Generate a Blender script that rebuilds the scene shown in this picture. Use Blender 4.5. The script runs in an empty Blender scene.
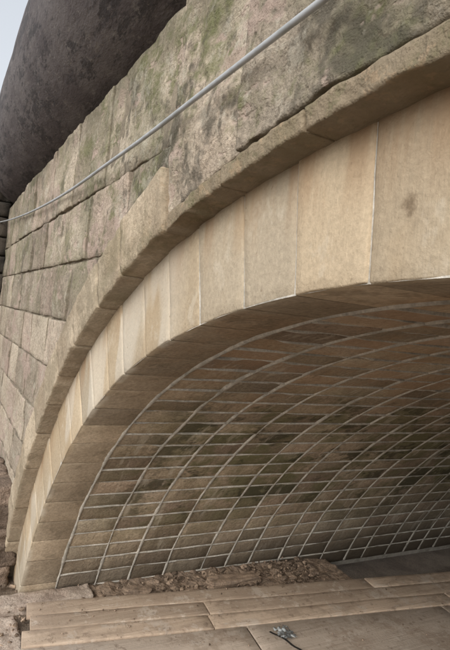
import bpy, math, random, bmesh
from mathutils import Vector, Matrix, noise
random.seed(7)
EYE=3.1
CX=-0.7; CZ=EYE-5.45; R0=5.6; R1=6.05; R2=6.38
scene=bpy.context.scene

# ------------------------------------------------------------ node helpers
class NT:
    def __init__(s,name):
        s.mat=bpy.data.materials.new(name); s.mat.use_nodes=True
        s.nt=s.mat.node_tree; s.n=s.nt.nodes; s.l=s.nt.links
        s.b=s.n['Principled BSDF']; s.pos=s.n.new('ShaderNodeNewGeometry').outputs['Position']
        a=s.n.new('ShaderNodeAttribute'); a.attribute_name='tint'
        sp=s.n.new('ShaderNodeSeparateColor'); s.l.new(a.outputs['Color'],sp.inputs[0])
        s.t=sp.outputs
        q=s.n.new('ShaderNodeSeparateXYZ'); s.l.new(s.pos,q.inputs[0]); s.x,s.y,s.z=q.outputs
    def put(s,sock,v):
        if isinstance(v,bpy.types.NodeSocket): s.l.new(v,sock)
        else: sock.default_value=v
    def math(s,op,a,b=0.0,clamp=False):
        m=s.n.new('ShaderNodeMath'); m.operation=op; m.use_clamp=clamp
        s.put(m.inputs[0],a); s.put(m.inputs[1],b); return m.outputs[0]
    def mul(s,*a):
        r=a[0]
        for k in a[1:]: r=s.math('MULTIPLY',r,k)
        return r
    def vec(s,sx=1,sy=1,sz=1,rot=0.0,loc=(0,0,0)):
        m=s.n.new('ShaderNodeMapping'); m.inputs['Scale'].default_value=(sx,sy,sz)
        m.inputs['Rotation'].default_value=(0,0,rot); m.inputs['Location'].default_value=loc
        s.l.new(s.pos,m.inputs[0]); return m.outputs[0]
    def noise(s,scale,detail=5,rough=.6,vec=None,dist=0.0):
        m=s.n.new('ShaderNodeTexNoise'); m.inputs['Scale'].default_value=scale
        m.inputs['Detail'].default_value=min(detail,4.5); m.inputs['Roughness'].default_value=rough
        m.inputs['Distortion'].default_value=dist
        s.l.new(vec if vec is not None else s.pos,m.inputs['Vector']); return m.outputs[0]
    def step(s,v,a,b,lo=0.0,hi=1.0):
        m=s.n.new('ShaderNodeMapRange'); m.interpolation_type='SMOOTHSTEP'
        if a>b: a,b,lo,hi=b,a,hi,lo
        s.put(m.inputs[0],v); m.inputs[1].default_value=a; m.inputs[2].default_value=b
        m.inputs[3].default_value=lo; m.inputs[4].default_value=hi; return m.outputs[0]
    def mix(s,f,a,b,mode='MIX'):
        m=s.n.new('ShaderNodeMix'); m.data_type='RGBA'; m.blend_type=mode
        s.put(m.inputs[0],f)
        for k,v in ((6,a),(7,b)):
            if isinstance(v,tuple): m.inputs[k].default_value=(*v,1)
            else: s.l.new(v,m.inputs[k])
        return m.outputs[2]
    def grey(s,v):
        c=s.n.new('ShaderNodeCombineColor')
        for i in range(3): s.put(c.inputs[i],v)
        return c.outputs[0]
    def out(s,col,rough=.9,heights=(),bump=.5,dist=.01,spec=.25):
        s.l.new(col,s.b.inputs['Base Color']); s.put(s.b.inputs['Roughness'],rough)
        s.b.inputs['Specular IOR Level'].default_value=spec
        prev=None
        for h,d in heights:
            b=s.n.new('ShaderNodeBump'); b.inputs['Strength'].default_value=bump; b.inputs['Distance'].default_value=d
            s.l.new(h,b.inputs['Height'])
            if prev: s.l.new(prev,b.inputs['Normal'])
            prev=b.outputs[0]
        if prev: s.l.new(prev,s.b.inputs['Normal'])
        return s.mat

def stone_common(m,base,lo=.72,hi=1.2,gl=.72,gh=1.25):
    v=m.step(m.t[0],0,1,lo,hi)
    base=m.mix(1.0,base,m.grey(v),'MULTIPLY')
    g=m.noise(45,4,.7); base=m.mix(1.0,base,m.grey(m.step(g,.2,.8,gl,gh)),'MULTIPLY')
    return base

def mat_soffit():
    m=NT('soffit_sandstone')
    zr=m.math('SUBTRACT',m.z,EYE)
    sv=m.mul(m.math('SUBTRACT',m.t[0],.5),.16)      # stone-to-stone difference in how much it has stained
    sn=lambda v:m.math('ADD',v,sv)
    sn2=lambda v:m.math('ADD',v,m.mul(m.math('SUBTRACT',m.t[2],.5),.14))
    base=m.mix(m.step(m.noise(1.3,5,.65),.35,.65),(.46,.385,.285),(.34,.275,.20))
    base=m.mix(m.mul(m.step(m.t[1],.5,1),.5),base,(.39,.29,.23))
    base=m.mix(m.mul(m.step(m.t[2],.65,1),.5),base,(.50,.44,.35))
    base=stone_common(m,base,.68,1.22,.62,1.32)
    om=m.mul(m.step(zr,-1.0,-.1),m.step(sn(m.noise(2.2,5,.7,m.vec(1,.9,1,loc=(3,1,2)))),.44,.62),.5)
    base=m.mix(om,base,(.40,.26,.155))
    band=m.mul(m.step(zr,-2.8,-1.7),m.step(zr,-.25,-.8),m.step(m.y,.1,1.2))
    gm=m.mul(band,m.step(sn2(m.noise(1.5,5,.75,m.vec(1,1,1,loc=(5,2,7)))),.42,.58),.72)
    base=m.mix(gm,base,(.14,.145,.065))
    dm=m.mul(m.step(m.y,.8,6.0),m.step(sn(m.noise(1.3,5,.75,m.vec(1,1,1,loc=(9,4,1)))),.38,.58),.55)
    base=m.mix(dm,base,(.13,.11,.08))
    dk=m.mul(band,m.step(sn2(m.noise(2.6,5,.8,m.vec(1,.8,1,loc=(1,8,1)))),.51,.61),.75)
    base=m.mix(dk,base,(.060,.057,.038))
    st2=m.noise(1,5,.75,m.vec(1.5,7,1.1,loc=(4,9,2)))
    base=m.mix(m.mul(m.step(st2,.56,.66),.45),base,(.56,.51,.42))
    base=m.mix(m.mul(m.step(st2,.44,.32),.5),base,(.15,.12,.085))
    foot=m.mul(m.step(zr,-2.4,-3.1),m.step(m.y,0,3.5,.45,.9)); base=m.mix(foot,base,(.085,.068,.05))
    return m.out(base,.93,((m.noise(16,4,.7),.018),(m.noise(90,3,.6),.004)),.75,spec=.15)

def mat_mortar(name='lime_mortar',c=(.63,.60,.54),y=True):
    m=NT(name)
    b=m.mix(m.step(m.noise(5,5,.75),.40,.66),c,tuple(k*.66 for k in c))
    b=m.mix(1.0,b,m.grey(m.step(m.noise(70,3,.6),.2,.8,.75,1.12)),'MULTIPLY')
    if y:
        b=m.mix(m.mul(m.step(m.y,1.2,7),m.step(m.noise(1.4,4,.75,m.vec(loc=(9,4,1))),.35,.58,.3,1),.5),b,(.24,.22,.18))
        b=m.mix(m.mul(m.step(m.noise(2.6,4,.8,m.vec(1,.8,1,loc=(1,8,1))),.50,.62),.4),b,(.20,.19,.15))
    return m.out(b,.95,((m.noise(60,4,.7),.006),),.7,spec=.15)

def mat_ring():
    m=NT('dressed_sandstone')
    base=m.mix(m.step(m.noise(1.2,4,.5),.35,.65),(.575,.48,.35),(.485,.395,.28))
    base=m.mix(m.mul(m.step(m.t[1],.4,1),.5),base,(.50,.45,.365))
    base=stone_common(m,base,.84,1.08,.84,1.12)
    dx=m.math('SUBTRACT',m.x,CX); dz=m.math('SUBTRACT',m.z,CZ)
    r=m.math('SQRT',m.math('ADD',m.mul(dx,dx),m.mul(dz,dz)))
    st=m.noise(1,5,.65,m.vec(6,1,.7))
    om=m.mul(m.step(r,5.74,6.07),m.step(st,.40,.64),.75)
    base=m.mix(om,base,(.36,.24,.145))
    base=m.mix(m.mul(m.step(m.noise(2.1,5,.7,m.vec(1,1,.7,loc=(2,2,5))),.48,.66),.5),base,(.42,.325,.215))
    base=m.mix(m.mul(m.step(m.noise(4.1,5,.75,m.vec(1,1,.7,loc=(7,2,1))),.56,.66),.4),base,(.60,.54,.44))
    left=m.mul(m.step(m.x,-2.2,-2.6),m.step(m.noise(1,2,.5,m.vec(2.6,1,.8,loc=(1,0,0))),.50,.56),.4)
    base=m.mix(left,base,(.66,.63,.56))
    tool=m.noise(1,2,.5,m.vec(160,20,12,rot=0))
    pit=m.step(m.noise(38,3,.6),.64,.74)
    base=m.mix(m.mul(pit,.45),base,(.20,.15,.10))
    spx=m.math('ADD',m.x,.985); spz=m.math('SUBTRACT',m.z,EYE+.335)
    sp=m.math('ADD',m.math('SQRT',m.math('ADD',m.mul(spx,spx),m.mul(spz,spz))),m.mul(m.math('SUBTRACT',m.noise(30,4,.7),.5),.07))
    base=m.mix(m.step(sp,.035,.005,0,.65),base,(.13,.09,.055))
    lower=m.step(m.z,1.8,.2); base=m.mix(m.mul(lower,m.step(m.noise(2,4,.7),.32,.58),.5),base,(.27,.23,.17))
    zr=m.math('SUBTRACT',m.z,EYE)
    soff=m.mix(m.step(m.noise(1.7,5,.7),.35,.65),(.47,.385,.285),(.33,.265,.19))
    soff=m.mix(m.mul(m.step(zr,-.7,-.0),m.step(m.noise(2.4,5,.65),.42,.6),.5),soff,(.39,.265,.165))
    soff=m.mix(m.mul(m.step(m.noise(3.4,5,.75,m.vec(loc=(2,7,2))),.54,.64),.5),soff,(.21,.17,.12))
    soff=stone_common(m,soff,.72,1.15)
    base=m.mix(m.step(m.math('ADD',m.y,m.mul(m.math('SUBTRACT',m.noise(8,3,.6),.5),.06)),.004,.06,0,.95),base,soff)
    return m.out(base,.95,((m.noise(9,4,.6),.012),(tool,.002),(m.noise(70,3,.7),.004)),.65,spec=.08)

def mat_wall():
    m=NT('weathered_sandstone')
    zr=m.math('SUBTRACT',m.z,EYE)
    base=m.mix(m.step(m.noise(1.6,5,.65),.35,.65),(.47,.41,.33),(.36,.305,.24))
    base=m.mix(m.mul(m.step(m.t[1],.5,1),.55),base,(.42,.33,.28))
    base=stone_common(m,base,.74,1.15,.62,1.34)
    near=m.step(m.x,-5.5,-2.5,.62,1.0)
    up=m.mul(m.step(zr,-.45,.35),near)
    g=m.mul(up,m.step(m.noise(1.4,5,.72,m.vec(1,1,.8,loc=(4,4,4))),.38,.62),.82)
    base=m.mix(g,base,(.225,.21,.145))
    g2=m.mul(up,m.step(m.noise(2.6,5,.82,m.vec(.8,1,1.1,loc=(7,1,3))),.49,.64),.72)
    base=m.mix(g2,base,(.13,.145,.06))
    k=m.mul(up,m.step(m.noise(1,5,.82,m.vec(2.0,1,1.9,loc=(0,3,8))),.49,.61),.8)
    base=m.mix(k,base,(.095,.087,.070))
    pk=m.mul(m.step(m.noise(1.3,5,.75,m.vec(1,1,1.4,loc=(11,2,6))),.535,.58),.65)
    base=m.mix(pk,base,(.43,.335,.29))
    sc=m.noise(3.1,5,.65,m.vec(1,1,1.6,loc=(1,2,6)))
    base=m.mix(m.mul(m.step(sc,.60,.64),.7),base,(.46,.37,.315))
    lt=m.mul(m.step(m.noise(5,5,.82,m.vec(1,1,1,loc=(1,12,6))),.53,.64),.45)
    base=m.mix(lt,base,(.48,.455,.38))
    base=m.mix(m.mul(m.t[2],.55),base,(.12,.105,.075))
    hi=m.step(zr,1.2,1.5); base=m.mix(m.mul(hi,m.step(m.noise(4,5,.7),.35,.6),.6),base,(.12,.112,.078))
    pit=m.step(m.noise(26,4,.75),.56,.66); base=m.mix(m.mul(pit,.6),base,(.12,.10,.075))
    bed=m.noise(1,4,.7,m.vec(2.2,2,13,loc=(0,0,3)),.6)
    return m.out(base,.95,((m.step(sc,.59,.66),-.006),(bed,.010),(m.noise(9,4.5,.8),.020),(m.noise(50,4,.78),.008)),.85,spec=.1)

def mat_label():
    m=NT('label_sandstone')
    base=m.mix(m.step(m.noise(2.2,5,.65),.35,.65),(.49,.415,.315),(.39,.32,.235))
    base=stone_common(m,base,.80,1.12)
    base=m.mix(m.mul(m.step(m.noise(3.3,5,.78),.46,.58),.55),base,(.25,.215,.155))
    base=m.mix(m.mul(m.step(m.noise(1.3,4,.7,m.vec(loc=(3,1,1))),.48,.60),m.step(m.x,-3.8,-2.6),.6),base,(.19,.175,.10))
    ri=m.step(m.x,-2.9,-2.2)
    base=m.mix(m.mul(ri,.55),base,(.22,.18,.125))
    base=m.mix(m.mul(ri,m.step(m.noise(5,5,.8),.52,.60),.5),base,(.13,.13,.07))
    base=m.mix(m.mul(ri,m.step(m.noise(8,4,.78,m.vec(loc=(3,4,1))),.54,.61),.5),base,(.40,.30,.20))
    base=m.mix(m.mul(m.step(m.math('ADD',m.y,m.mul(m.math('SUBTRACT',m.noise(9,3,.7),.5),.03)),-.125,-.11),.4),base,(.18,.135,.09))
    return m.out(base,.94,((m.noise(9,4,.75),.022),(m.noise(50,4,.75),.008)),.85,spec=.1)

def mat_simple(name,c1,c2,scale=4,rough=.9,bump=((12,.02),(70,.005)),b=.7,tint=(.75,1.2),spec=.2):
    m=NT(name); base=m.mix(m.step(m.noise(scale,5,.7),.35,.65),c1,c2)
    base=m.mix(1.0,base,m.grey(m.step(m.t[0],0,1,*tint)),'MULTIPLY')
    base=m.mix(1.0,base,m.grey(m.step(m.noise(60,4,.7),.25,.75,.7,1.25)),'MULTIPLY')
    return m.out(base,rough,[(m.noise(s,4,.7),d) for s,d in bump],b,spec=spec)

# ------------------------------------------------------------ mesh builder
class MB:
    def __init__(s): s.v=[];s.f=[];s.c=[]
    def obj(s,name,mat,parent=None,smooth=True):
        me=bpy.data.meshes.new(name); me.from_pydata([tuple(p) for p in s.v],[],s.f)
        if len(s.c)==len(s.v):
            a=me.color_attributes.new(name='tint',type='FLOAT_COLOR',domain='POINT')
            for i,c in enumerate(s.c): a.data[i].color=(*c,1)
        if smooth:
            for p in me.polygons: p.use_smooth=True
        me.materials.append(mat)
        me.update(); o=bpy.data.objects.new(name,me); scene.collection.objects.link(o)
        if parent: o.parent=parent
        return o

def lin(n,e):
    if n<=2: return [0,e,1-e,1]
    return [0,e]+[e+(1-2*e)*k/(n-1) for k in range(1,n-1)]+[1-e,1]

def block(M,fm,a0,a1,b0,b1,na,nb,thick,rnd=.006,amp=.004,ns=3.0,gap=.004,bev=.012,la=None,lb=None,wob=.002,base=0.0,edge=False,low=None,frac=None):
    B0=b0 if callable(b0) else (lambda a:b0); B1=b1 if callable(b1) else (lambda a:b1)
    la=la or (a1-a0); am=(a0+a1)/2; lb=lb or abs(B1(am)-B0(am))
    S=lin(na,min(.3,bev/la)); T=lin(nb,min(.3,bev/max(lb,.02)))
    ga=gap/la*(a1-a0)
    col=(random.random(),random.random(),random.random())
    if edge: col=(col[0],col[1],0.0)
    ecol=(col[0],col[1],1.0) if edge else col
    sd=Vector((random.random()*50,random.random()*50,random.random()*50))
    i0=len(M.v); nA=len(S); nB=len(T); tilt=(random.uniform(-1,1)*amp*.5,random.uniform(-1,1)*amp*.5)
    lift=base+random.uniform(-1,1)*amp*.4
    def pt(s,t,h):
        a=a0+ga+(a1-a0-2*ga)*s
        z0=B0(a); z1=B1(a); gb=gap/lb*(z1-z0)
        return a,z0+gb+(z1-z0-2*gb)*t
    for i,s in enumerate(S):
        for j,t in enumerate(T):
            a,b=pt(s,t,0)
            p=Vector(fm(a,b,0))
            n1=noise.fractal(p*ns+sd,0.8,2.0,4) if amp>.0085 else noise.noise(p*ns+sd)
            h=lift+amp*n1+tilt[0]*(s-.5)+tilt[1]*(t-.5)
            if low:
                q=max(0,1-t*lb/(low[0]*(1+.5*noise.noise(p*2.7))))
                h-=low[1]*q*q*max(0,.5+1.2*noise.noise(p*3.1))
            e=(i in(0,nA-1))+(j in(0,nB-1))
            if e:
                h-=rnd*(1+.7*noise.noise(p*9+sd))*(1.0 if e==1 else 1.6)
                w=wob*noise.noise(p*8+sd*2); w2=wob*noise.noise(p*8-sd)
                if i==0:a+=abs(w)/la*(a1-a0)
                if i==nA-1:a-=abs(w)/la*(a1-a0)
                bb=(B1(a)-B0(a))/lb
                if j==0:b+=abs(w2)*bb
                if j==nB-1:b-=abs(w2)*bb
            M.v.append(fm(a,b,h)); M.c.append(ecol if e else col)
    idx=lambda i,j:i0+i*nB+j
    for i in range(nA-1):
        for j in range(nB-1):
            M.f.append((idx(i,j),idx(i+1,j),idx(i+1,j+1),idx(i,j+1)))
    ring=[(i,0) for i in range(nA)]+[(nA-1,j) for j in range(1,nB)]+[(i,nB-1) for i in range(nA-2,-1,-1)]+[(0,j) for j in range(nB-2,0,-1)]
    k0=len(M.v)
    for (i,j) in ring:
        a,b=pt(S[i],T[j],0)
        M.v.append(fm(a,b,-thick)); M.c.append(ecol)
    n=len(ring)
    for k in range(n):
        a=idx(*ring[k]); b=idx(*ring[(k+1)%n])
        M.f.append((b,a,k0+k,k0+(k+1)%n))

f_soff=lambda a,y,h:(CX+(R0-h)*math.sin(a),y,CZ+(R0-h)*math.cos(a))
f_ring=lambda a,r,h:(CX+r*math.sin(a),-h,CZ+r*math.cos(a))
f_wall=lambda x,z,h:(x,-.10-h,z)
f_wallm=lambda x,z,h:(2*CX-x,-.10-h,z)

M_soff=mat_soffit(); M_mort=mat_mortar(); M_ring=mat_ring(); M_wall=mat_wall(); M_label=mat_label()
M_mort2=mat_mortar('old_mortar',(.30,.26,.20),False)
DEPTH=9.5
bridge=bpy.data.objects.new('stone_arch_bridge',None); scene.collection.objects.link(bridge)

# soffit stones
ys=[.37]
while ys[-1]<DEPTH-.3: ys.append(ys[-1]+random.choice([.33,.38,.42,.42,.46,.50]))
ys[-1]=DEPTH
thmax=1.165; nc=58; dth=2*thmax/nc
M=MB()
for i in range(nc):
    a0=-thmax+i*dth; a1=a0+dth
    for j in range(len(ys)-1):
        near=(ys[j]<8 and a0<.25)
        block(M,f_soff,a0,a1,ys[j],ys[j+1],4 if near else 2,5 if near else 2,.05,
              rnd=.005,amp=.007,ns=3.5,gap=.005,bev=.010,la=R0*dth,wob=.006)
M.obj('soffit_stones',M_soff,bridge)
M=MB(); NA=160; NY=40
for i in range(NA+1):
    a=-1.18+2.36*i/NA
    for j in range(NY+1):
        y=.02+(DEPTH-.04)*j/NY; M.v.append(f_soff(a,y,-.014+.002*noise.noise(Vector((a*20,y*5,0)))))
for i in range(NA):
    for j in range(NY):
        q=i*(NY+1)+j; M.f.append((q,q+NY+1,q+NY+2,q+1))
M.obj('soffit_mortar',M_mort,bridge)
M=MB()
def ribbon(P,n,wfun,hfun,dirn):
    k0=len(M.v)
    for i in range(n+1):
        a,y=P(i/n); w=wfun(a,y); hh=hfun(a,y)
        for (d,h) in ((-w,-.010),(-w*.55,hh),(w*.55,hh),(w,-.010)):
            if dirn: M.v.append(f_soff(a,y+d,h))
            else: M.v.append(f_soff(a+d/R0,y,h))
    for i in range(n):
        for k in range(3):
            q=k0+i*4+k; M.f.append((q,q+4,q+5,q+1))
cl=lambda v:max(-.010,min(.008,v))
for y in ys[:-1]:
    wd=random.uniform(.013,.018)
    ribbon(lambda t:(-1.16+1.7*t,y+.014*noise.noise(Vector(((-1.16+1.7*t)*12,y*3,8)))),420,
        lambda a,yy:max(.005,wd*(1+.9*noise.noise(Vector((a*25,yy*7,3)))+.6*noise.noise(Vector((a*80,yy*7,3))))),
        lambda a,yy:cl(.014+.020*noise.noise(Vector((a*7,yy*5,11)))+.010*noise.noise(Vector((a*40,yy*9,1)))),True)
for i in range(1,nc):
    a0=-thmax+i*dth
    if a0>.5: break
    ribbon(lambda t:(a0+.0014*noise.noise(Vector((t*60,a0*30,8))),.37+(DEPTH-.4)*t),420,
        lambda a,yy:max(.003,.0095*(1+1.0*noise.noise(Vector((a0*25,yy*7,3)))+.6*noise.noise(Vector((a0*80,yy*19,3))))),
        lambda a,yy:cl(.009+.020*noise.noise(Vector((a0*17,yy*2.2,5)))+.012*noise.noise(Vector((a0*30,yy*9,1)))),False)
M.obj('soffit_pointing',M_mort,bridge)

# voussoir ring
M=MB()
t=-.072-.0605*19
edges=[t+.0605*k for k in range(0,41)]
for k in range(1,40):
    if k!=19: edges[k]+=random.uniform(-.004,.004)
for k in range(40):
    block(M,f_ring,edges[k],edges[k+1],R0,R1+.02,10,10,.36,rnd=.004,amp=.007,ns=2.5,gap=.0022,bev=.008,la=5.8*.0605,wob=.006,base=random.uniform(-.003,.003))
M.obj('voussoir_ring',M_ring,bridge)
M=MB(); n=120
for i in range(n+1):
    a=-1.22+2.44*i/n
    M.v+= [f_ring(a,R0+.003,-.007),f_ring(a,R1+.05,-.007)]
for i in range(n): M.f.append((2*i,2*i+2,2*i+3,2*i+1))
M.obj('voussoir_mortar',M_mort,bridge)

# label / hood course
M=MB()
f_lab=lambda a,r,h:(CX+r*math.sin(a),-.135-h,CZ+r*math.cos(a))
a=-.272
while a>-1.22:
    d=random.uniform(.075,.105)
    block(M,f_lab,a-d,a,R1,R2,16,14,.30,rnd=.007,amp=.012,ns=6,gap=.002,bev=.012,la=6.2*d,wob=.016)
    block(M,f_lab,-(a),-(a-d),R1,R2,5,4,.30,rnd=.005,amp=.008,ns=4,gap=.002,bev=.012,la=6.2*d,wob=.006)
    a-=d
RF=6.125
e=[-.275,-.185,-.10,.0,.10,.19,.275]
for k in range(6):
    block(M,f_lab,e[k],e[k+1],R1-.004,RF,60,8,.30,rnd=.005,amp=.010,ns=8,gap=.002,bev=.010,la=6.1*(e[k+1]-e[k]),wob=.018,base=-.012)
M.obj('hood_moulding',M_label,bridge)

# spandrel and parapet wall
def arc(x,r=R2):
    d=r*r-(x-CX)**2
    return CZ+math.sqrt(d) if d>0 else -99
M=MB()
lev=[EYE+k for k in (-3.4,-2.75,-2.35,-1.92,-1.50,-1.05,-.58,-.14,.33,.80,1.5)]
for mir in (0,1):
    fm=f_wallm if mir else f_wall
    for k in range(len(lev)-1):
        z0,z1=lev[k],lev[k+1]
        zz=z1-.05-CZ; xe=-2.4
        if zz<R2: xe=min(-2.4,CX-math.sqrt(max(0,R2*R2-zz*zz)))
        x=xe; top=(k==len(lev)-2)
        while x>-9.8:
            d=random.uniform(.6,1.0) if not top else random.uniform(.9,1.4)
            x0=max(x-d,-9.8)
            if x0+9.8<.25: x0=-9.8
            B0=(lambda z0,z1:(lambda q:min(max(z0,arc(q)+.002),z1-.03)))(z0,z1)
            q=(max(8,int((x-x0)/.03)),max(5,int((z1-z0)/.03))) if (not mir and x>-8) else (5,4)
            block(M,fm,x0,x,B0,z1,q[0],q[1],.12,rnd=.007,amp=.018,ns=3.2,gap=.003,bev=.010,lb=z1-z0,wob=.014,base=random.uniform(-.008,.007),edge=True)
            x=x0
ex=[-2.4,-1.70,-.60,.25,1.0]
for k in range(4):
    block(M,f_wall,ex[k],ex[k+1],lambda q:arc(q,RF-.002),EYE+1.5,80,80,.14,rnd=.006,amp=.022,ns=2.8,gap=.0025,bev=.010,lb=.85,wob=.014,base=random.uniform(.022,.030),edge=True,low=(.20,.022,.0))
M.obj('spandrel_and_parapet_stones',M_wall,bridge)
# wall core
M=MB(); X0,X1=-9.8,8.4; n=300; xs=[X0+(X1-X0)*i/n for i in range(n+1)]
for x in xs:
    zl=max(-.4,arc(x,R1+.045)); yf=-.082 if (x<-2.45 or x>1.05) else -.085
    for y,z in ((yf,zl),(yf,EYE+1.47),(.5,EYE+1.47),(.5,EYE+1.1),(DEPTH-.4,EYE+1.1),(DEPTH-.4,EYE+1.49),(DEPTH+.1,EYE+1.49),(DEPTH+.1,max(-.4,arc(x,R0+.03)))):
        M.v.append((x,y,z))
for i in range(n):
    for k in range(7):
        q=i*8+k; M.f.append((q,q+8,q+9,q+1))
M.obj('wall_core',M_mort2,bridge,False)
M=MB()
f_top=lambda x,y,h:(x,y,EYE+1.485+h)
x=-9.8
while x<8.4:
    d=min(random.uniform(.8,1.2),8.4-x)
    block(M,f_top,x,x+d,-.075,.48,14,8,.05,rnd=.015,amp=.010,ns=3,gap=.003,bev=.03)
    x+=d
M.obj('parapet_top',M_wall,bridge)
M=MB()
M_dark=mat_simple('sooty_stone',(.075,.062,.05),(.035,.032,.028),2.5)
f_but=lambda y,z,h:(-9.9+h,y,z)
z=-.3
while z<EYE+1.75:
    hgt=random.uniform(.24,.36); y=-2.2
    while y<-.06:
        d=min(random.uniform(.35,.6),-.05-y)
        if -.05-(y+d)<.12: d=-.05-y
        block(M,f_but,y,y+d,z,z+hgt,8,6,1.2,rnd=.02,amp=.04,ns=4,gap=.006,bev=.03,wob=.02); y+=d
    z+=hgt
M.obj('abutment_return',M_dark,bridge)

# ------------------------------------------------------------ rubble masonry stump at the left
def rock(M,c,s,seed,rot=0,sub=2,rough=.25,boxy=.6):
    bm=bmesh.new(); bmesh.ops.create_icosphere(bm,subdivisions=sub,radius=1)
    i0=len(M.v); col=(random.random(),random.random(),random.random())
    R=Matrix.Rotation(rot,3,'Z')@Matrix.Rotation(random.uniform(-.1,.1),3,'X')
    if sub<2: R=Matrix.Rotation(random.uniform(0,6),3,'Z')@Matrix.Rotation(random.uniform(0,6),3,'X')
    for v in bm.verts:
        p=v.co.copy(); m=max(abs(p.x),abs(p.y),abs(p.z)); p=p.lerp(p/m*.85,boxy)
        p*=1+rough*noise.noise(v.co*1.7+Vector((seed,seed*2,0)))+rough*.4*noise.noise(v.co*4+Vector((seed,0,seed)))
        p=R@Vector((p.x*s[0],p.y*s[1],p.z*s[2])); M.v.append(p+Vector(c)); M.c.append(col)
    for f in bm.faces: M.f.append(tuple(i0+v.index for v in f.verts))
    bm.free()
M=MB(); z=0
M_rub=mat_simple('rough_red_sandstone',(.27,.205,.16),(.15,.115,.09),5,bump=((9,.05),(50,.012)),b=.9)
for k in range(5):
    h=random.uniform(.20,.25)
    for q in range(3):
        rock(M,(-6.30-q*.48+random.uniform(-.05,.05)-.02*k,-.30+random.uniform(-.05,.05),z+h/2),(.27,.26,h*.60),k*7+q,rot=random.uniform(-.15,.15),sub=4,rough=.16,boxy=.97)
    z+=h*.93
M.obj('rubble_masonry_stub',M_rub)

# ------------------------------------------------------------ ground
M_earth=mat_simple('damp_earth',(.29,.235,.18),(.19,.145,.11),2.2,.95,((6,.05),(40,.02)),.9)
M=MB()
def gz(x,y):
    b=0.03*noise.fractal(Vector((x*1.3,y*1.3,0)),.9,2,4)
    if y>2.4 and x<-3: b-=.40*min(1,(y-2.4)/1.0)
    return b
def grid(x0,x1,nx,y0,y1,ny):
    k=len(M.v)
    for i in range(nx+1):
        for j in range(ny+1):
            x=x0+(x1-x0)*i/nx;y=y0+(y1-y0)*j/ny; M.v.append((x,y,gz(x,y))); M.c.append((.5,.5,.5))
    for i in range(nx):
        for j in range(ny):
            q=k+i*(ny+1)+j; M.f.append((q,q+ny+1,q+ny+2,q+1))
grid(-8,6,170,-5,13,200)
k=len(M.v)
for (x,y) in ((-8,-5),(6,-5),(6,13),(-8,13)): M.v.append((x,y,-.05)); M.c.append((.5,.5,.5))
for (x,y) in ((-900,-900),(900,-900),(900,900),(-900,900)): M.v.append((x,y,-.05)); M.c.append((.5,.5,.5))
for a in range(4): b=(a+1)%4; M.f.append((k+a,k+4+a,k+4+b,k+b))
M.obj('ground',M_earth)

# ------------------------------------------------------------ scaffold boards
def mat_wood(name,c1,c2,ang,tl=.85,th=1.1):
    m=NT(name)
    v=m.vec(28,1.1,6,rot=ang)
    g=m.noise(1,5,.65,v,.4); g2=m.noise(1,4,.6,m.vec(110,2.2,20,rot=ang),.2)
    b=m.mix(m.step(g,.35,.68),c1,c2)
    b=m.mix(m.mul(m.step(g2,.5,.72),.45),b,tuple(k*.5 for k in c2))
    b=m.mix(1.0,b,m.grey(m.step(m.t[0],0,1,tl,th)),'MULTIPLY')
    b=m.mix(m.mul(m.step(m.noise(1.8,5,.78),.46,.60),.65),b,(.38,.295,.225))
    b=m.mix(m.mul(m.step(m.noise(4,5,.8),.53,.64),.6),b,(.62,.55,.475))
    b=m.mix(m.mul(m.step(m.noise(11,5,.8),.56,.65),.6),b,(.24,.18,.135))
    return m.out(b,.9,((g,.005),(g2,.002),(m.noise(40,4,.7),.005)),.75,spec=.12)
dv=Vector((.73,5.18,0)).normalized(); pv=Vector((dv.y,-dv.x,0)); ang=math.atan2(.73,5.18)
O=Vector((-5.42,.02,0))
M_wood=mat_wood('weathered_board_wood',(.58,.465,.36),(.475,.37,.28),ang,.78,1.12)
M_ply=mat_wood('muddy_plywood',(.58,.49,.405),(.49,.41,.335),ang)
M=MB(); MP=MB(); MN=MB()
ZT=.15
def plank(M,u0,u1,s0,s1,zt,th=.038,gap=.002):
    f=lambda u,s,h:tuple(O+pv*u+dv*s+Vector((0,0,zt+h+.005*math.sin(s*1.3+u0*5))))
    block(M,f,u0,u1,s0,s1,5,max(4,int((s1-s0)/.12)),th,rnd=.003,amp=.005,ns=1.8,gap=gap,bev=.006,wob=.005)
u=0
cuts=[[0,3.9,8.0],[.03,1.75,5.6,9.2],[-.04,1.72,4.7,9.0]]
for i in range(3):
    c=cuts[i]; w=.235
    for a,b in zip(c[:-1],c[1:]):
        plank(M,u,u+w,a+.004,b-.004,ZT+random.uniform(-.004,.004))
        for s in (a+.06,b-.06):
            for q in (.05,.17):
                p=O+pv*(u+q)+dv*s; MN.v+= [tuple(p+Vector((.0035*math.cos(t),.0035*math.sin(t),ZT+.010))) for t in [k*math.pi/3 for k in range(6)]]
                n=len(MN.v); MN.f.append(tuple(range(n-6,n)))
    u+=w+random.uniform(.001,.006)
s=-.1
for L in (2.15,2.4,2.4,2.4):
    plank(MP,u+.010,u+1.22,s,s+L-.012,ZT-.006+random.uniform(-.003,.003),.018); s+=L
u+=1.24
for i in range(10):
    for a,b in ((random.uniform(-.5,0),3.0),(3.0,6.2),(6.2,9.4)):
        plank(M,u,u+.225,a,b-.006,ZT+random.uniform(-.006,.006))
    u+=.235
bd=bpy.data.objects.new('scaffold_board_walkway',None); scene.collection.objects.link(bd)
M.obj('boards',M_wood,bd); MP.obj('plywood_sheets',M_ply,bd)
M_iron=mat_simple('rusty_nail',(.10,.06,.04),(.05,.04,.035),20)
MN.c=[(.5,.5,.5)]*len(MN.v); MN.obj('nail_heads',M_iron,bd)
M=MB()
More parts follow.
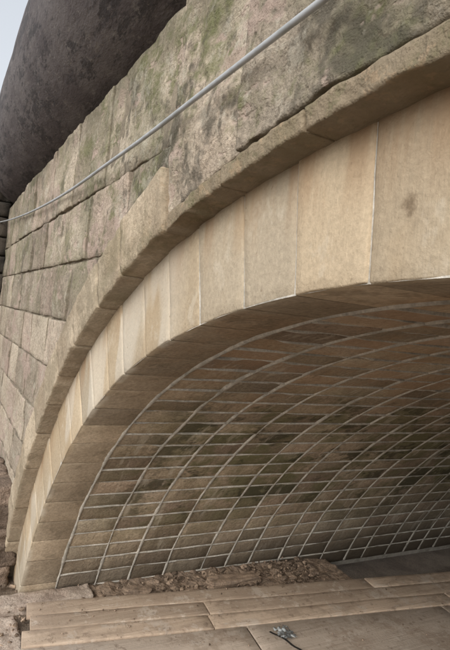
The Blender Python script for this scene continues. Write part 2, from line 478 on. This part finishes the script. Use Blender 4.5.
for s in (.4,1.9,3.6,5.4,7.2,8.8):
    f=lambda u,q,h:tuple(O+pv*u+dv*q+Vector((0,0,.105+h)))
    block(M,f,.02,4.7,s,s+.1,4,3,.16,gap=0,amp=.001)
M.obj('bearers',M_wood,bd)

M=MB(); n=16; c=Vector((-4.16,2.22,ZT+.012))
for i in range(n+1):
    for j in range(n+1):
        x=(i/n-.5)*.20*(1+.4*noise.noise(Vector((j*.5,2,0)))); y=(j/n-.5)*.16*(1+.4*noise.noise(Vector((i*.5,7,0))))
        z=.008+.035*abs(noise.noise(Vector((i*.3,j*.3,3))))+.012*abs(noise.noise(Vector((i*.8,j*.8,1))))
        M.v.append(c+Vector((x,y,z))); M.c.append((random.random(),.5,.5))
for i in range(n):
    for j in range(n):
        if noise.noise(Vector((i*.35,j*.35,9)))>.25: continue
        q=i*(n+1)+j; M.f.append((q,q+n+1,q+n+2,q+1))
m=NT('torn_plastic'); b=m.mix(m.step(m.noise(14,3,.6),.45,.55),(.46,.49,.50),(.16,.17,.17)); mp=m.out(b,.5,((m.noise(60,3,.6),.004),),.5,spec=.3)
M.obj('plastic_scrap',mp,None,True)
M=MB()
p0=Vector((-4.24,2.10,ZT+.007)); p1=Vector((-3.80,2.24,ZT+.007))
for i in range(13):
    t=i/12; p=p0.lerp(p1,t); s=Vector((-(p1-p0).y,(p1-p0).x,0)).normalized()*.013
    zz=.003+.02*math.sin(t*math.pi)*abs(math.sin(t*5))
    M.v+=[p+s+Vector((0,0,zz)),p-s+Vector((0,0,zz))]; M.c+=[(.5,.5,.5)]*2
for i in range(12): M.f.append((2*i,2*i+1,2*i+3,2*i+2))
M.obj('rubber_strap',mat_simple('black_rubber',(.03,.03,.03),(.05,.045,.04),20))

# pale stone ledge at wall foot
M=MB(); M_led=mat_simple('pale_pink_stone',(.52,.44,.37),(.40,.32,.265),5,bump=((12,.03),(60,.01)))
f=lambda x,y,h:(x,y,.10+h)
block(M,f,-5.74,-5.48,-.75,.72,16,60,.2,rnd=.010,amp=.018,ns=6,gap=.002,bev=.02,wob=.03)
block(M,lambda x,y,h:(x,y,.06+h),-5.45,-4.0,-1.4,-.06,40,40,.15,rnd=.014,amp=.025,ns=4,gap=.003,bev=.03,wob=.06)
M.obj('stone_ledge',M_led)

# rubble and dirt against the foot of the vault
M=MB(); M_pile=mat_simple('rubble',(.33,.25,.185),(.19,.145,.11),9,tint=(.6,1.5))
random.seed(21)
for k in range(1500):
    y=random.uniform(.6,3.6)**1.0; x=random.uniform(-5.78,-5.0)
    if x>-5.36+.14*y+random.uniform(0,.10): continue
    if noise.noise(Vector((x*3,y*3,4)))<-.12: continue
    prof=max(0,1-(x+5.8)/.5)
    z=random.uniform(-.01,.05*prof+.03)
    s=random.choice([.004,.005,.006,.008,.010,.012,.016,.03])*(1.6 if random.random()<.05 else 1)
    rock(M,(x,y,z+.02),(s*random.uniform(.8,1.5),s*random.uniform(.8,1.6),s*random.uniform(.4,.8)),k,sub=1 if s<.03 else 2,rough=.5,boxy=.4)
rock(M,(-5.40,2.35,.07),(.10,.42,.05),5,rot=.1,sub=4,rough=.2,boxy=.9)
rock(M,(-5.5,1.2,.06),(.07,.16,.04),9,rot=-.2,sub=3,rough=.25,boxy=.9)
for k in range(400):
    x=random.uniform(-6.0,-4.2); y=random.uniform(-1.6,.0); s=random.choice([.004,.006,.008,.012,.02,.03])
    rock(M,(x,y,.0+random.uniform(.04,.075)),(s*1.2,s,s*.7),k+999,sub=1,rough=.5,boxy=.4)
k0=len(M.v); nx,ny=30,130
for i in range(nx+1):
    for j in range(ny+1):
        x=-5.85+.8*i/nx; y=.4+3.6*j/ny
        env=max(0,1-((x+5.85)/.7))*min(1,(y-.4)/.3)*min(1,(4.0-y)/1.4)
        M.v.append((x,y,-.02+.10*env+.035*noise.fractal(Vector((x*7,y*7,0)),.7,2,4))); M.c.append((.5,.5,.5))
for i in range(nx):
    for j in range(ny):
        q=k0+i*(ny+1)+j; M.f.append((q,q+ny+1,q+ny+2,q+1))
M.obj('rubble_pile',M_pile,None,False)
M=MB()
for k in range(420):
    uu=random.uniform(0,2.2)*random.random()**.4; ss=random.uniform(.05,6)
    p=O+pv*uu+dv*ss; s=random.choice([.002,.003,.003,.004,.005,.009])
    rock(M,(p.x,p.y,ZT+.008+s*.2),(s*1.3,s,s*.6),k+77,sub=1,rough=.5,boxy=.4)
M.obj('grit',M_pile)

# ------------------------------------------------------------ large dark pipe over the bridge
M=MB(); PY=.33; PZ=EYE+1.53+.9; PR=.9; na=120; nx=300
for i in range(nx+1):
    x=-32+50*i/nx
    for j in range(na):
        t=2*math.pi*j/na
        r=PR+.006*noise.fractal(Vector((x*1.6,math.cos(t)*3,math.sin(t)*3)),.8,2,3)
        M.v.append((x,PY+r*math.cos(t),PZ+r*math.sin(t))); M.c.append((.5,.5,.5))
for i in range(nx):
    for j in range(na):
        M.f.append((i*na+j,(i+1)*na+j,(i+1)*na+(j+1)%na,i*na+(j+1)%na))
m=NT('tarred_iron')
b=m.mix(m.step(m.noise(2.5,5,.75,m.vec(.6,1,1)),.4,.62),(.085,.071,.072),(.13,.114,.112))
b=m.mix(m.mul(m.step(m.noise(6,5,.82,m.vec(.35,1,1)),.50,.60),.8),b,(.037,.032,.033))
b=m.mix(m.mul(m.step(m.noise(16,5,.8,m.vec(.6,1,1,loc=(4,5,1))),.56,.64),.55),b,(.20,.18,.165))
MT=m.out(b,.65,((m.noise(5,5,.82,m.vec(.4,1,1)),.016),(m.noise(40,4,.8,m.vec(.5,1,1)),.006)),.85,spec=.35)
pipe=bpy.data.objects.new('large_pipeline',None); scene.collection.objects.link(pipe)
M.obj('pipe_barrel',MT,pipe)
M=MB()
for x in (-26,-18.6,-11.4,4.5,11):
    for k in range(2):
        k0=len(M.v); n=64
        for j in range(n):
            t=2*math.pi*j/n
            for (dx,r) in ((-.05,.88),(-.05,.99),(.05,.99),(.05,.88)):
                M.v.append((x+k*.11+dx,PY+r*math.cos(t),PZ+r*math.sin(t))); M.c.append((.4,.5,.5))
        for j in range(n):
            for q in range(3):
                a=k0+j*4+q; b2=k0+((j+1)%n)*4+q; M.f.append((a,b2,b2+1,a+1))
M.obj('flanges',MT,pipe)
M=MB()
for x in (-27,-20,-13):
    block(M,lambda y,z,h:(x+.5+h,y,z),PY-.8,PY+.8,-.3,PZ-.6,8,14,1.0,rnd=.02,amp=.02,ns=2,bev=.03)
    block(M,lambda xx,z,h:(xx,PY-.803-h,z),x-.5,x+.5,-.3,PZ-.6,8,14,1.0,rnd=.02,amp=.02,ns=2,bev=.03)
M.obj('plinths',M_dark,pipe)

# ------------------------------------------------------------ grey conduit along the wall
pts=[(2.5,-.185,.875),(1.0,-.19,.865),(-.3,-.195,.86),(-1.12,-.195,.857),(-1.65,-.185,.862),(-2.2,-.18,.862),(-2.66,-.165,.872),(-3.4,-.165,.885),(-4.2,-.16,.893),(-5.2,-.155,.93),(-6.93,-.15,1.03),(-8.6,-.15,1.16),(-9.7,-.16,1.25),(-10.6,-.3,1.28)]
cu=bpy.data.curves.new('conduit','CURVE'); cu.dimensions='3D'; cu.bevel_depth=.0105; cu.bevel_resolution=5; cu.resolution_u=16
sp=cu.splines.new('NURBS'); sp.points.add(len(pts)-1)
for p,q in zip(sp.points,pts): p.co=(q[0],q[1],q[2]+EYE,1)
sp.use_endpoint_u=True; sp.order_u=4
o=bpy.data.objects.new('cable_conduit',cu); scene.collection.objects.link(o)
m=NT('grey_pvc'); b=m.mix(m.step(m.noise(9,4,.6,m.vec(1,1,1)),.4,.65),(.45,.475,.50),(.36,.38,.39))
o.data.materials.append(m.out(b,.5,((m.noise(60,3,.5),.001),),.4,spec=.4))

# ------------------------------------------------------------ light
w=bpy.data.worlds.new('World'); scene.world=w; w.use_nodes=True; nt=w.node_tree
sky=nt.nodes.new('ShaderNodeTexSky'); sky.sky_type='NISHITA'; sky.sun_disc=False
az=Vector((.62,-.80,0)).normalized(); el=math.radians(32)
sky.sun_elevation=el; sky.sun_rotation=math.atan2(az.x,az.y); sky.dust_density=5; sky.air_density=1.0
hs=nt.nodes.new('ShaderNodeHueSaturation'); hs.inputs['Saturation'].default_value=.35; hs.inputs['Value'].default_value=1.6
mx=nt.nodes.new('ShaderNodeMix'); mx.data_type='RGBA'; mx.inputs[0].default_value=.45; mx.inputs[7].default_value=(5.9,6.2,6.5,1)
nt.links.new(sky.outputs[0],hs.inputs['Color']); nt.links.new(hs.outputs[0],mx.inputs[6]); nt.links.new(mx.outputs[2],nt.nodes['Background'].inputs[0])
nt.nodes['Background'].inputs[1].default_value=.15
L=bpy.data.lights.new('sun','SUN'); L.energy=.85; L.angle=math.radians(45); L.color=(1,.94,.85)
lo=bpy.data.objects.new('sun',L); scene.collection.objects.link(lo)
d=Vector((az.x*math.cos(el),az.y*math.cos(el),math.sin(el))); lo.rotation_euler=d.to_track_quat('Z','Y').to_euler()

# ------------------------------------------------------------ camera
cam=bpy.data.cameras.new('camera'); co=bpy.data.objects.new('camera',cam); scene.collection.objects.link(co); scene.camera=co
fwd=Vector((-.883,.4695,-.0077)).normalized(); rt=Vector((.466,.878,.107)); rt=(rt-fwd*rt.dot(fwd)).normalized(); up=rt.cross(fwd)
mt=Matrix((rt,up,-fwd)).transposed().to_4x4(); mt.translation=Vector((0,-1,EYE)); co.matrix_world=mt
cam.sensor_fit='HORIZONTAL'; cam.sensor_width=36; cam.lens=36*540/450; cam.clip_start=.02; cam.clip_end=3000
scene.view_settings.view_transform='Standard'; scene.view_settings.look='None'; scene.view_settings.exposure=0
